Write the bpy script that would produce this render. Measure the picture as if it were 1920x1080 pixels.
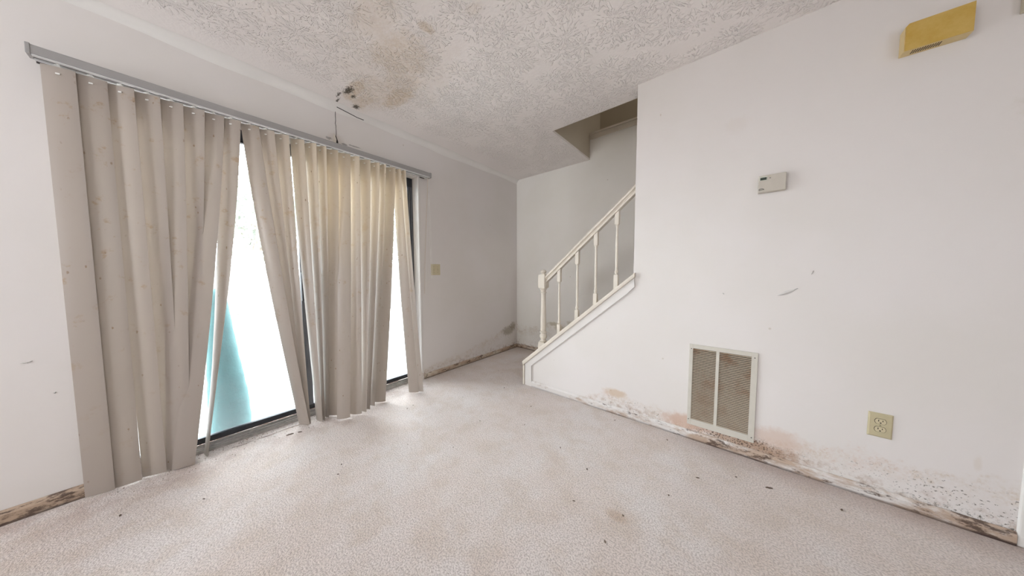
import bpy, bmesh, math, random
from mathutils import Vector, Matrix
random.seed(7)
S = bpy.context.scene
for o in list(bpy.data.objects): bpy.data.objects.remove(o)
COL = S.collection
H = 2.44; YB = 3.104; YR = 2.102; XE = 5.2; YF = -2.7
RAD = math.radians

# ---------------------------------------------------------------- camera
cam_d = bpy.data.cameras.new('camera'); cam = bpy.data.objects.new('camera', cam_d); COL.objects.link(cam)
fw = Vector((-0.63633, 0.76913, -0.0591)).normalized()
r = Vector((0.7705, 0.6374, -0.0030)).normalized()
r = (r - fw * r.dot(fw)).normalized(); u = r.cross(fw)
mw = Matrix((r, u, -fw)).transposed().to_4x4(); mw.translation = Vector((2.473, 0, 1.117))
cam.matrix_world = mw
cam_d.sensor_width = 36; cam_d.lens = 502.956 / 1920 * 36; cam_d.clip_start = 0.02
S.camera = cam

# ---------------------------------------------------------------- world, lights, exposure
w = bpy.data.worlds.new('overcast_sky'); S.world = w; w.use_nodes = True
nt = w.node_tree; bg = nt.nodes['Background']
bg.inputs['Color'].default_value = (0.88, 0.94, 1.0, 1); bg.inputs['Strength'].default_value = 17.0
S.view_settings.view_transform = 'Standard'; S.view_settings.look = 'None'
S.view_settings.exposure = 0.12; S.view_settings.gamma = 1.0; S.view_settings.use_curve_mapping = False
def area(name, loc, direction, sx, sy, power, col):
    l = bpy.data.lights.new(name, 'AREA'); l.shape = 'RECTANGLE'; l.size = sx; l.size_y = sy; l.energy = power; l.color = col
    o = bpy.data.objects.new(name, l); COL.objects.link(o); o.location = loc
    o.rotation_euler = Vector(direction).to_track_quat('-Z', 'Y').to_euler(); return o
# added fill lamps outside the made-up rear and side windows
area('fill_rear', (.8, YF - 0.2, 1.45), (0, 1, 0.05), .9, 1.1, 3, (1.0, 0.93, 0.86))
area('fill_side', (XE + 0.2, -1.25, 1.45), (-1, 0, 0.05), .6, 1.1, 2, (1.0, 0.94, 0.88))

area('fill_landing', (3.2, 2.85, 4.3), (-.5, 0, -1), 1.2, .6, 11, (1.0, 0.95, 0.88))  # added fill lamp in the upper shaft, lifts the dark stairwell
for nm, loc, d, a, b in (('portal_door', (-.16, .59, 1.05), (1, 0, 0), 1.84, 2.07), ('portal_rear', (.8, YF - .1, 1.525), (0, 1, 0), 1.0, 1.15), ('portal_side', (XE + .1, -1.25, 1.525), (-1, 0, 0), .7, 1.15)):
    area(nm, loc, d, a, b, 0, (1, 1, 1)).data.cycles.is_portal = True

# ---------------------------------------------------------------- node helper
class NT:
    def __init__(s, name, rough=0.6):
        s.m = bpy.data.materials.new(name); s.m.use_nodes = True; s.t = s.m.node_tree
        s.b = s.t.nodes['Principled BSDF']; s.b.inputs['Roughness'].default_value = rough
        s.pos = s.t.nodes.new('ShaderNodeNewGeometry').outputs['Position']
        sp = s.t.nodes.new('ShaderNodeSeparateXYZ'); s.t.links.new(s.pos, sp.inputs[0]); s.x, s.y, s.z = sp.outputs
    def _s(s, sock, v):
        if isinstance(v, bpy.types.NodeSocket): s.t.links.new(v, sock)
        elif v is not None: sock.default_value = v
    def M(s, op, a, b=None, c=None, clamp=False):
        n = s.t.nodes.new('ShaderNodeMath'); n.operation = op; n.use_clamp = clamp
        s._s(n.inputs[0], a)
        if b is not None: s._s(n.inputs[1], b)
        if c is not None: s._s(n.inputs[2], c)
        return n.outputs[0]
    def vec(s, x, y, z):
        n = s.t.nodes.new('ShaderNodeCombineXYZ'); s._s(n.inputs[0], x); s._s(n.inputs[1], y); s._s(n.inputs[2], z); return n.outputs[0]
    def noise(s, scale, detail=3, rough=0.55, v=None, dist=0):
        n = s.t.nodes.new('ShaderNodeTexNoise'); s._s(n.inputs['Vector'], v if v is not None else s.pos)
        n.inputs['Scale'].default_value = scale; n.inputs['Detail'].default_value = detail; n.inputs['Roughness'].default_value = rough
        n.inputs['Distortion'].default_value = dist
        return n.outputs[0]
    def voro(s, scale, v=None, out='Distance', rnd=1.0):
        n = s.t.nodes.new('ShaderNodeTexVoronoi'); s._s(n.inputs['Vector'], v if v is not None else s.pos)
        n.inputs['Scale'].default_value = scale; n.inputs['Randomness'].default_value = rnd
        return n.outputs[out]
    def step(s, v, a, b, lo=0., hi=1.):
        n = s.t.nodes.new('ShaderNodeMapRange'); n.interpolation_type = 'SMOOTHSTEP'; s._s(n.inputs[0], v)
        s._s(n.inputs[1], a); s._s(n.inputs[2], b); n.inputs[3].default_value = lo; n.inputs[4].default_value = hi; return n.outputs[0]
    def mix(s, f, a, b):
        n = s.t.nodes.new('ShaderNodeMix'); n.data_type = 'RGBA'; s._s(n.inputs[0], f)
        for k, v in ((6, a), (7, b)):
            if isinstance(v, tuple): v = (*v[:3], 1)
            s._s(n.inputs[k], v)
        return n.outputs[2]
    def curve(s, v, lo, hi, pts):
        f = s.M('DIVIDE', s.M('SUBTRACT', v, lo), hi - lo, clamp=True)
        n = s.t.nodes.new('ShaderNodeValToRGB'); s._s(n.inputs[0], f); e = n.color_ramp.elements
        pts = [((a - lo) / (hi - lo), b) for a, b in pts]
        e[0].position, e[0].color = pts[0][0], (pts[0][1],) * 3 + (1,)
        e[1].position, e[1].color = pts[-1][0], (pts[-1][1],) * 3 + (1,)
        for a, b in pts[1:-1]:
            k = e.new(a); k.color = (b, b, b, 1)
        return n.outputs[0]
    def blob(s, cx, cy, rx, ry, a=None, b=None, soft=0.6, n=None, amp=0.6):
        a = a or s.x; b = b or s.y
        d = s.M('SQRT', s.M('ADD', s.M('POWER', s.M('DIVIDE', s.M('SUBTRACT', a, cx), rx), 2.), s.M('POWER', s.M('DIVIDE', s.M('SUBTRACT', b, cy), ry), 2.)))
        if n is not None: d = s.M('ADD', d, s.M('MULTIPLY', s.M('SUBTRACT', n, 0.5), amp * 2))
        return s.step(d, 1 + soft * .5, 1 - soft * .5)
    def color(s, v): s._s(s.b.inputs['Base Color'], (*v, 1) if isinstance(v, tuple) else v)
    def bump(s, h, strength=0.5, dist=0.002):
        n = s.t.nodes.new('ShaderNodeBump'); s._s(n.inputs['Height'], h); n.inputs['Strength'].default_value = strength
        n.inputs['Distance'].default_value = dist; s.t.links.new(n.outputs[0], s.b.inputs['Normal'])

def plain(name, col, rough=0.5, metal=0, var=0.06, scale=25, bump=0.0):
    n = NT(name, rough); n.b.inputs['Metallic'].default_value = metal
    f = n.noise(scale, 4); d = tuple(c * (1 - 2.2 * var) for c in col); n.color(n.mix(f, d, tuple(min(1, c * (1 + var)) for c in col)))
    if bump: n.bump(n.noise(scale * 6, 3), bump, 0.001)
    return n.m

WALL = (0.755, 0.71, 0.685)
def wall_mat(name, base=WALL, along='x', band=None, lo=0, hi=4, pink=0.5, speck=None, extra=None, faint=0.0):
    n = NT(name, 0.65); a = n.x if along == 'x' else n.y
    big = n.noise(1.6, 4); c = n.mix(n.step(big, .35, .7), base, tuple(k * f for k, f in zip(base, (.965, .965, .945))))
    # scattered faint marks
    v = n.voro(3.2); c = n.mix(n.M('MULTIPLY', n.step(v, .03, .012), .5), c, (.45, .38, .30))
    if band:
        nz = n.noise(7, 6, .68); hgt = n.curve(a, lo, hi, band)
        top = n.M('MULTIPLY', hgt, n.M('ADD', .35, n.M('MULTIPLY', nz, 1.3)))
        inside = n.step(n.M('SUBTRACT', top, n.z), -.012, .03)
        tide = n.M('MULTIPLY', inside, n.step(n.M('SUBTRACT', top, n.z), .16, .01))
        patch = n.step(n.noise(11, 5, .7), .40, .62)
        tan = n.mix(n.step(n.noise(4, 2), .45, .6), (.56, .44, .32), (.62, .42, .33)) if pink > .3 else n.mix(.5, (.56, .45, .32), (.50, .38, .26))
        fine = n.step(n.noise(70, 4, .7), .30, .75)
        c = n.mix(n.M('MULTIPLY', n.M('MULTIPLY', tide, fine), n.M('ADD', .18, n.M('MULTIPLY', patch, .72))), c, tan)
        low = n.M('MULTIPLY', inside, n.step(n.z, .15, .03))
        c = n.mix(n.M('MULTIPLY', low, n.M('MULTIPLY', n.step(n.noise(23, 5, .7), .46, .66), .75)), c, (.36, .23, .15))
        if speck:
            sm = n.curve(a, lo, hi, speck)
            v1 = n.noise(115, 3, .6); v2 = n.noise(9, 4, .6)
            sp = n.M('MULTIPLY', n.step(v1, .60, .655), n.step(n.M('ADD', v2, n.M('MULTIPLY', sm, .22)), .58, .68))
            sp = n.M('MULTIPLY', sp, n.step(n.M('SUBTRACT', n.M('MULTIPLY', hgt, .9), n.z), -.0, .04))
            c = n.mix(n.M('MULTIPLY', sp, n.M('MULTIPLY', sm, .9, clamp=True)), c, (.13, .11, .085))
    if extra: c = extra(n, c)
    n.color(c); n.bump(n.noise(160, 3), .12, .001)
    return n.m

def mold_trim_mat(name, base, along='x', dirt=None, lo=0, hi=4):
    n = NT(name, .55); a = n.x if along == 'x' else n.y
    v = n.vec(n.M('MULTIPLY', n.x, .35 if along == 'x' else 1), n.M('MULTIPLY', n.y, 1 if along == 'x' else .35), n.z)
    d = n.curve(a, lo, hi, dirt) if dirt else .5
    s1 = n.step(n.M('ADD', n.noise(16, 6, .7, v), n.M('MULTIPLY', d, .22)), .52, .72)
    c = n.mix(n.M('MULTIPLY', s1, .85), base, (.42, .29, .20))
    s2 = n.step(n.M('ADD', n.noise(38, 5, .75, v), n.M('MULTIPLY', d, .17)), .62, .73)
    c = n.mix(n.M('MULTIPLY', s2, .9), c, (.085, .05, .035))
    foot = n.M('MULTIPLY', n.step(n.z, .016, .004), n.M('ADD', .35, n.M('MULTIPLY', d, .5), clamp=True))
    c = n.mix(foot, c, (.06, .035, .03))
    n.color(c); n.bump(n.noise(90, 4), .25, .0015); return n.m

# ---- ceiling: stomped plaster texture
def ceiling_mat():
    n = NT('stomped_ceiling_plaster', .75)
    def burst(scale, off, freq):
        v = n.vec(n.M('ADD', n.x, off), n.M('ADD', n.y, off * 1.7), 0.0)
        vn = n.t.nodes.new('ShaderNodeTexVoronoi'); vn.voronoi_dimensions = '2D'; n.t.links.new(v, vn.inputs['Vector']); vn.inputs['Scale'].default_value = scale
        d = n.t.nodes.new('ShaderNodeVectorMath'); d.operation = 'SUBTRACT'; n.t.links.new(v, d.inputs[0]); n.t.links.new(vn.outputs['Position'], d.inputs[1])
        sp = n.t.nodes.new('ShaderNodeSeparateXYZ'); n.t.links.new(d.outputs[0], sp.inputs[0])
        rad = n.M('SQRT', n.M('ADD', n.M('POWER', sp.outputs[0], 2.), n.M('POWER', sp.outputs[1], 2.)))
        inv = n.M('DIVIDE', 1.0, n.M('ADD', rad, .004))
        cx = n.M('MULTIPLY', sp.outputs[0], inv); cy = n.M('MULTIPLY', sp.outputs[1], inv)
        sc = n.t.nodes.new('ShaderNodeSeparateXYZ'); n.t.links.new(vn.outputs['Color'], sc.inputs[0])
        q = n.vec(n.M('MULTIPLY', cx, freq), n.M('MULTIPLY', cy, freq), n.M('ADD', n.M('MULTIPLY', rad, 26.), n.M('MULTIPLY', sc.outputs[0], 60.)))
        st = n.step(n.noise(1.0, 1.5, .5, q, .35), .53, .585)
        fall = n.M('MULTIPLY', n.step(rad, .13, .07), n.step(rad, .008, .02))
        return n.M('MULTIPLY', st, fall)
    h = n.M('MAXIMUM', burst(5.2, 0.0, 5.2), n.M('MULTIPLY', burst(4.6, 3.37, 4.6), .8))
    # flatter, smoother plaster towards the wall corners
    smooth = n.M('MULTIPLY', n.step(n.x, .12, .32), 1.0)
    h = n.M('MULTIPLY', h, smooth)
    hh = n.M('ADD', h, n.M('MULTIPLY', n.noise(70, 3), .22))
    n.bump(hh, 1.0, .006)
    nz = n.noise(9, 6, .65); c = n.mix(n.noise(1.3, 3), (.90, .85, .82), (.86, .81, .785))
    st = None
    for cx, cy, rx, ry, k in ((.47, 1.08, .17, .075, .9), (.62, 1.02, .16, .12, .55), (.84, .90, .19, .16, .6), (.30, .84, .16, .05, .85), (.22, .93, .13, .06, .7), (1.14, .885, .03, .045, .75), (.98, .68, .18, .1, .35), (.70, .95, .42, .28, .22), (.35, .95, .3, .14, .3), (1.42, .98, .05, .03, .25), (.40, .93, .2, .12, .45)):
        b = n.M('MULTIPLY', n.blob(cx, cy, rx, ry, soft=.9, n=nz, amp=.75), k)
        st = b if st is None else n.M('MAXIMUM', st, b)
    fine = n.step(n.noise(60, 4, .7), .28, .7)
    c = n.mix(n.M('MULTIPLY', st, n.M('ADD', .35, n.M('MULTIPLY', fine, .5))), c, (.60, .46, .30))
    for cx, cy, rx, ry in ((.265, .812, .05, .02), (.215, .86, .02, .012), (.095, .925, .028, .022), (.16, .78, .03, .008), (.06, .80, .05, .007)):
        c = n.mix(n.M('MULTIPLY', n.blob(cx, cy, rx, ry, soft=.5, n=n.noise(85, 6, .8), amp=3.2), .9), c, (.05, .035, .02))
    n.color(c); return n.m

def carpet_mat():
    n = NT('worn_pile_carpet', .95)
    n.b.inputs['Sheen Weight'].default_value = .25
    f = n.noise(150, 3, .6); g = n.noise(2.1, 4, .6); g2 = n.noise(5.5, 5, .65)
    c = n.mix(n.step(g, .38, .66), (.79, .69, .635), (.82, .75, .715))
    c = n.mix(n.M('MULTIPLY', n.step(g2, .42, .68), .62), c, (.68, .565, .475))
    # painted brown shadow of the slats with door dirt, dirt by the wall, dark ground-in specks
    door = n.M('MULTIPLY', n.step(n.x, .42, .12), n.step(n.y, 1.9, 1.3))
    c = n.mix(n.M('MULTIPLY', n.M('MULTIPLY', door, n.step(n.noise(7, 5, .7), .38, .66)), .6), c, (.50, .36, .30))
    wl = n.M('MULTIPLY', n.step(n.M('SUBTRACT', YR, n.y), .22, .0), n.step(n.x, 1.6, 2.8))
    wl = n.M('MULTIPLY', wl, n.step(n.M('SUBTRACT', YR, n.y), -.03, .0))
    c = n.mix(n.M('MULTIPLY', wl, n.M('ADD', .2, n.M('MULTIPLY', n.noise(9, 4), .7))), c, (.38, .25, .20))
    c = n.mix(n.M('MULTIPLY', n.blob(2.1, 1.2, .05, .03, soft=.9, n=g2), .5), c, (.50, .33, .20))
    c = n.mix(n.M('MULTIPLY', n.step(n.M('SUBTRACT', YB, n.y), .3, .02), .5), c, (.42, .30, .20))
    sp = n.M('MULTIPLY', n.step(n.voro(22), .075, .035), n.step(n.noise(3, 2), .5, .62))
    c = n.mix(n.M('MULTIPLY', sp, .7), c, (.22, .16, .13))
    c = n.mix(n.step(f, .38, .58, 0, 1.), n.mix(.5, c, (.30, .23, .20)), c)
    n.color(c)
    n.bump(n.M('ADD', n.M('MULTIPLY', n.noise(170, 3, .6), 1.), n.M('MULTIPLY', n.noise(28, 3), .8)), .9, .006)
    return n.m

# ---------------------------------------------------------------- materials
def rust_extra(n, c):  # wall behind the blinds, ceiling crack stains above the door
    c = n.mix(n.M('MULTIPLY', n.blob(.80, 2.16, .05, .06, a=n.y, b=n.z, soft=.8, n=n.noise(25, 4)), .35), c, (.55, .47, .40))
    for cy, cz, ry, rz in ((.862, 2.155, .02, .008), (.94, 2.165, .045, .004), (.755, 2.165, .02, .01)):
        c = n.mix(n.M('MULTIPLY', n.blob(cy, cz, ry, rz, a=n.y, b=n.z, soft=.6, n=n.noise(70, 4), amp=1.1), .6), c, (.16, .14, .13))
    for cy, cz, ry, rz in ((3.0, .33, .06, .05), (2.9, .28, .12, .06)):
        c = n.mix(n.M('MULTIPLY', n.blob(cy, cz, ry, rz, a=n.y, b=n.z, soft=.8, n=n.noise(35, 5, .7), amp=1.2), .6), c, (.26, .21, .13))
    return c
m_wall_left = wall_mat('paint_wall_left', along='y', lo=-1, hi=3.2, pink=.2, extra=rust_extra,
    band=[(-1, .03), (-.4, .05), (1.5, .10), (1.7, .13), (2.1, .17), (2.5, .25), (2.8, .31), (3.1, .40)],
    speck=[(-1, .6), (-.4, .5), (1.5, .3), (2.4, .2), (2.8, .8), (3.1, .7)])
def back_extra(n, c):
    for cx, cz, rx, rz in ((.62, .42, .07, .025), (.78, .37, .12, .03), (.95, .46, .12, .03)):
        c = n.mix(n.M('MULTIPLY', n.blob(cx, cz, rx, rz, a=n.x, b=n.z, soft=.7, n=n.noise(28, 5, .7), amp=1.1), .6), c, (.44, .37, .24))
    return c
m_wall_back = wall_mat('paint_wall_back', base=(.84, .805, .755), along='x', lo=0, hi=2, pink=.2, extra=back_extra,
    band=[(0, .30), (.3, .33), (.8, .45), (1.4, .4), (2, .3)], speck=[(0, .7), (.5, .6), (1, .8), (2, .5)])
def right_extra(n, c):
    nz = n.noise(22, 5, .7)
    for cx, cz, rx, rz, k, col in ((1.79, .165, .085, .028, .6, (.55, .38, .22)), (2.70, .16, .10, .055, .55, (.60, .42, .32)), (2.60, .07, .20, .045, .8, (.40, .25, .16)), (2.26, .10, .13, .05, .7, (.56, .36, .26)), (1.75, 1.045, .02, .004, .5, (.6, .45, .35)),
                                   (3.42, 1.75, .10, .05, .35, (.55, .5, .40)), (3.3, .3, .01, .03, .25, (.6, .5, .38)), (2.05, 2.18, .004, .008, .5, (.5, .4, .3)), (2.45, 1.98, .05, .04, .12, (.6, .5, .4))):
        c = n.mix(n.M('MULTIPLY', n.blob(cx, cz, rx, rz, a=n.x, b=n.z, soft=.9, n=nz, amp=.9), k), c, col)
    # dense black mildew under the grille
    sp = n.M('MULTIPLY', n.step(n.noise(120, 3, .6), .52, .6), n.blob(2.52, .075, .20, .055, a=n.x, b=n.z, soft=.9, n=nz, amp=.5))
    c = n.mix(n.M('MULTIPLY', sp, .9), c, (.08, .05, .035))
    g = n.M('MULTIPLY', n.step(n.noise(60, 5, .75), .5, .62), n.M('MULTIPLY', n.step(n.x, 2.9, 3.38), n.step(n.z, .10, .055)))
    c = n.mix(n.M('MULTIPLY', g, .85), c, (.06, .055, .045))
    return c
m_wall_right = wall_mat('paint_wall_right', along='x', lo=.8, hi=3.6, pink=.6, extra=right_extra,
    band=[(.8, .03), (1.5, .05), (1.7, .17), (1.95, .17), (2.2, .12), (2.6, .17), (2.75, .19), (2.85, .17), (2.95, .22), (3.1, .235), (3.3, .245), (3.6, .24)],
    speck=[(.8, .0), (1.55, .1), (1.7, .8), (2.1, .75), (2.6, .9), (2.9, .55), (3.1, .75), (3.3, 1.), (3.6, .9)])
m_wall_plain = wall_mat('paint_wall_plain')
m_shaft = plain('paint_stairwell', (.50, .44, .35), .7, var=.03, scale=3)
m_ceiling = ceiling_mat(); m_carpet = carpet_mat()
m_base_r = mold_trim_mat('baseboard_paint_right', (.70, .66, .63), 'x', [(.9, -.5), (1.5, -.3), (1.75, .5), (2.0, .15), (2.2, .5), (2.6, 1.0), (2.8, .45), (3.1, .55), (3.25, .9), (3.4, 1.1)], .8, 3.6)
m_base_l = mold_trim_mat('baseboard_paint_left', (.62, .55, .45), 'y', [(-1, .9), (-.3, .9), (1.5, .55), (3.1, .75)], -1, 3.2)
m_base_b = mold_trim_mat('baseboard_paint_back', (.62, .55, .46), 'x', [(0, .8), (2, .6)], 0, 3)
m_trim = plain('cream_gloss_paint', (.72, .65, .555), .38, var=.05, scale=9)
m_skirt = plain('white_skirt_paint', (.74, .70, .665), .45, var=.04, scale=8)
m_dark_gap = plain('dark_gap', (.04, .025, .02), .9)
m_cove = plain('cove_plaster', (.80, .77, .735), .7, var=.03, scale=5, bump=.2)
m_frame = plain('dark_bronze_aluminium', (.045, .048, .055), .42, metal=.3, var=.2, scale=18)
m_stile = plain('grey_aluminium', (.20, .21, .235), .42, metal=.3, var=.1, scale=18)
m_track = plain('dirty_aluminium_track', (.50, .47, .44), .5, metal=.2, var=.25, scale=40)
m_rail = plain('grey_blind_rail', (.36, .345, .335), .4, var=.05, scale=6)
m_white = plain('white_plastic', (.82, .80, .76), .4, var=.03)
m_almond = plain('almond_plastic', (.55, .48, .31), .35, var=.05, scale=30)
m_almond2 = plain('almond_plastic_light', (.62, .54, .36), .35, var=.04, scale=30)
m_slot = plain('dark_slot', (.02, .015, .012), .7)
m_screw = plain('dull_screw_metal', (.35, .30, .2), .4, metal=.7)

def slat_mat():
    n = NT('vinyl_blind_slat', .42)
    c = n.mix(n.noise(3, 3), (.43, .372, .328), (.40, .342, .298))
    sep = n.noise(14, 5, .65)
    stain = n.M('MULTIPLY', n.step(sep, .58, .70), n.step(n.z, .2, 1.4, .25, 1.))
    c = n.mix(n.M('MULTIPLY', stain, .7), c, (.31, .19, .085))
    lit_cream = n.M('MULTIPLY', n.step(n.y, .25, .7), n.step(n.z, .9, 1.9))  # lit cream look of the upper right-hand slats, painted into the base colour
    c = n.mix(n.M('MULTIPLY', lit_cream, .7), c, (.68, .57, .42))
    sp = n.M('MULTIPLY', n.step(n.M('ADD', n.voro(31, n.vec(n.x, n.y, n.M('MULTIPLY', n.z, .5))), n.M('MULTIPLY', n.noise(90, 3), .25)), .26, .19), n.step(n.noise(6, 3), .48, .6))
    c = n.mix(n.M('MULTIPLY', sp, .9), c, (.20, .11, .045))
    n.color(c)
    tr = n.t.nodes.new('ShaderNodeBsdfTranslucent'); tr.inputs[0].default_value = (.84, .76, .64, 1)
    mx = n.t.nodes.new('ShaderNodeMixShader'); mx.inputs[0].default_value = .15
    out = n.t.nodes['Material Output']; n.t.links.new(n.b.outputs[0], mx.inputs[1]); n.t.links.new(tr.outputs[0], mx.inputs[2]); n.t.links.new(mx.outputs[0], out.inputs[0])
    return n.m
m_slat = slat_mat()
m_lip = plain('white_translucent_lip', (.85, .84, .82), .35, var=.02); m_lip.node_tree.nodes['Principled BSDF'].inputs['Transmission Weight'].default_value = .35

def glass_mat():
    m = bpy.data.materials.new('dusty_glass'); m.use_nodes = True; t = m.node_tree; t.nodes.clear()
    out = t.nodes.new('ShaderNodeOutputMaterial'); tr = t.nodes.new('ShaderNodeBsdfTransparent'); tr.inputs[0].default_value = (.95, .97, .97, 1)
    gl = t.nodes.new('ShaderNodeBsdfGlossy'); gl.inputs['Roughness'].default_value = .02
    tl = t.nodes.new('ShaderNodeBsdfTranslucent'); tl.inputs[0].default_value = (.9, .95, .95, 1)
    fr = t.nodes.new('ShaderNodeFresnel'); fr.inputs[0].default_value = 1.45
    geo = t.nodes.new('ShaderNodeNewGeometry'); sp = t.nodes.new('ShaderNodeSeparateXYZ'); t.links.new(geo.outputs['Position'], sp.inputs[0])
    mr = t.nodes.new('ShaderNodeMapRange'); t.links.new(sp.outputs[2], mr.inputs[0]); mr.inputs[1].default_value = .0; mr.inputs[2].default_value = .45; mr.inputs[3].default_value = .055; mr.inputs[4].default_value = .02
    nz = t.nodes.new('ShaderNodeTexNoise'); t.links.new(geo.outputs['Position'], nz.inputs['Vector']); nz.inputs['Scale'].default_value = 5; nz.inputs['Detail'].default_value = 5
    mu = t.nodes.new('ShaderNodeMath'); mu.operation = 'MULTIPLY'; t.links.new(mr.outputs[0], mu.inputs[0])
    ad = t.nodes.new('ShaderNodeMath'); ad.operation = 'ADD'; ad.inputs[1].default_value = .5; t.links.new(nz.outputs[0], ad.inputs[0]); t.links.new(ad.outputs[0], mu.inputs[1])
    m1 = t.nodes.new('ShaderNodeMixShader'); t.links.new(mu.outputs[0], m1.inputs[0]); t.links.new(tr.outputs[0], m1.inputs[1]); t.links.new(tl.outputs[0], m1.inputs[2])
    m2 = t.nodes.new('ShaderNodeMixShader'); t.links.new(fr.outputs[0], m2.inputs[0]); t.links.new(m1.outputs[0], m2.inputs[1]); t.links.new(gl.outputs[0], m2.inputs[2])
    t.links.new(m2.outputs[0], out.inputs[0]); return m
m_glass = glass_mat()

# ---------------------------------------------------------------- mesh helpers
def bm_new(): return bmesh.new()
def bx(bm, x0, x1, y0, y1, z0, z1, bevel=0, seg=2):
    r = bmesh.ops.create_cube(bm, size=1); vs = r['verts']
    for v in vs: v.co = Vector(((x0 + x1) / 2 + v.co.x * (x1 - x0), (y0 + y1) / 2 + v.co.y * (y1 - y0), (z0 + z1) / 2 + v.co.z * (z1 - z0)))
    if bevel: bmesh.ops.bevel(bm, geom=list({e for v in vs for e in v.link_edges}), offset=bevel, segments=seg, affect='EDGES', profile=.5)
    return bm
def prism(bm, pts, axis, a, b):   # polygon in the two other axes, extruded along axis from a to b
    def mk(p, t):
        return {'y': (p[0], t, p[1]), 'x': (t, p[0], p[1]), 'z': (p[0], p[1], t)}[axis]
    A = [bm.verts.new(mk(p, a)) for p in pts]; B = [bm.verts.new(mk(p, b)) for p in pts]; n = len(pts)
    bm.faces.new(A); bm.faces.new(B[::-1])
    for i in range(n): bm.faces.new((A[i], B[i], B[(i + 1) % n], A[(i + 1) % n]))
    bmesh.ops.recalc_face_normals(bm, faces=bm.faces[:]); return bm
def lathe(bm, prof, cx, cy, seg=20):
    rings = [[bm.verts.new((cx + r_ * math.cos(2 * math.pi * k / seg), cy + r_ * math.sin(2 * math.pi * k / seg), z)) for k in range(seg)] for z, r_ in prof]
    for a, b in zip(rings, rings[1:]):
        for k in range(seg): bm.faces.new((a[k], a[(k + 1) % seg], b[(k + 1) % seg], b[k]))
    bm.faces.new(rings[0][::-1]); bm.faces.new(rings[-1]); return bm
def tube(bm, pts, r_, seg=8):
    pts = [Vector(p) for p in pts]; rings = []
    for i, p in enumerate(pts):
        d = (pts[min(i + 1, len(pts) - 1)] - pts[max(i - 1, 0)]).normalized()
        a = d.orthogonal().normalized() if abs(d.z) < .9 else Vector((1, 0, 0)); a = (a - d * a.dot(d)).normalized(); b = d.cross(a)
        rings.append([bm.verts.new(p + (a * math.cos(2 * math.pi * k / seg) + b * math.sin(2 * math.pi * k / seg)) * r_) for k in range(seg)])
    for A, B in zip(rings, rings[1:]):
        for k in range(seg): bm.faces.new((A[k], A[(k + 1) % seg], B[(k + 1) % seg], B[k]))
    bm.faces.new(rings[0][::-1]); bm.faces.new(rings[-1]); return bm
def obj(name, bm, mat, parent=None, smooth=False, label=None):
    me = bpy.data.meshes.new(name); bmesh.ops.recalc_face_normals(bm, faces=bm.faces[:]); bm.to_mesh(me); bm.free()
    me.materials.append(mat)
    if smooth:
        for p in me.polygons: p.use_smooth = True
        me.set_sharp_from_angle(angle=RAD(35))
    o = bpy.data.objects.new(name, me); COL.objects.link(o)
    if parent is not None: o.parent = parent; o.matrix_parent_inverse = parent.matrix_basis.inverted()
    if label: o['label'] = label
    return o
def struct(name, bm, mat, label, cat='structure', **k):
    o = obj(name, bm, mat, **k); o['kind'] = 'structure'; o['label'] = label; o['category'] = cat; return o
def tag(o, label, cat, group=None):
    o['label'] = label; o['category'] = cat
    if group: o['group'] = group
    return o
def thing(name, loc, label, cat, group=None, kind=None):
    o = bpy.data.objects.new(name, None); COL.objects.link(o); o.location = loc; o.empty_display_size = .05
    tag(o, label, cat, group)
    if kind: o['kind'] = kind
    return o

# ---------------------------------------------------------------- room shell
DY0, DY1, DZ = -0.33, 1.512, 2.072      # patio door opening
bm = bm_new()
floor_pts = [(.03, YF), (XE, YF), (XE, 2.14), (3.43, 2.14), (3.43, 2.22), (1.0, 2.22), (1.0, YB), (.0, YB), (.0, 1.515)]
# ragged carpet edge along the door track
edge = [(.035 + random.uniform(-.012, .012) + .012 * math.sin(y * 5), y) for y in [1.50 - i * .06 for i in range(31)]]
poly = [(0, YF), (XE, YF), (XE, YB), (0, YB)] + [(0, 1.514)] + edge + [(0, -.335)]
prism(bm, poly, 'z', -.02, 0)
struct('floor', bm, m_carpet, 'worn beige pink pile carpet covering the whole room floor', 'carpet')
bm = bm_new(); bx(bm, -.22, XE + .2, YF - .2, YB + .2, -.12, -.021); sl = struct('trim_1', bm, plain('screed', (.42, .36, .33), .9, var=.25, scale=30, bump=.6), 'concrete subfloor slab under the carpet', 'slab')
T = .14
bm = bm_new()
bx(bm, -T, 0, YF, DY0, -.02, H); bx(bm, -T, 0, DY1, YB, -.02, H); bx(bm, -T, 0, DY0, DY1, DZ, H)
wl = struct('wall_left', bm, m_wall_left, 'white painted wall with the patio door opening and mould along its foot', 'wall')
bm = bm_new(); bx(bm, -T, XE, YB, YB + .12, -.02, 2.72)
wb = struct('wall_back', bm, m_wall_back, 'pale wall behind the stair railing stained near the floor', 'wall')
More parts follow.
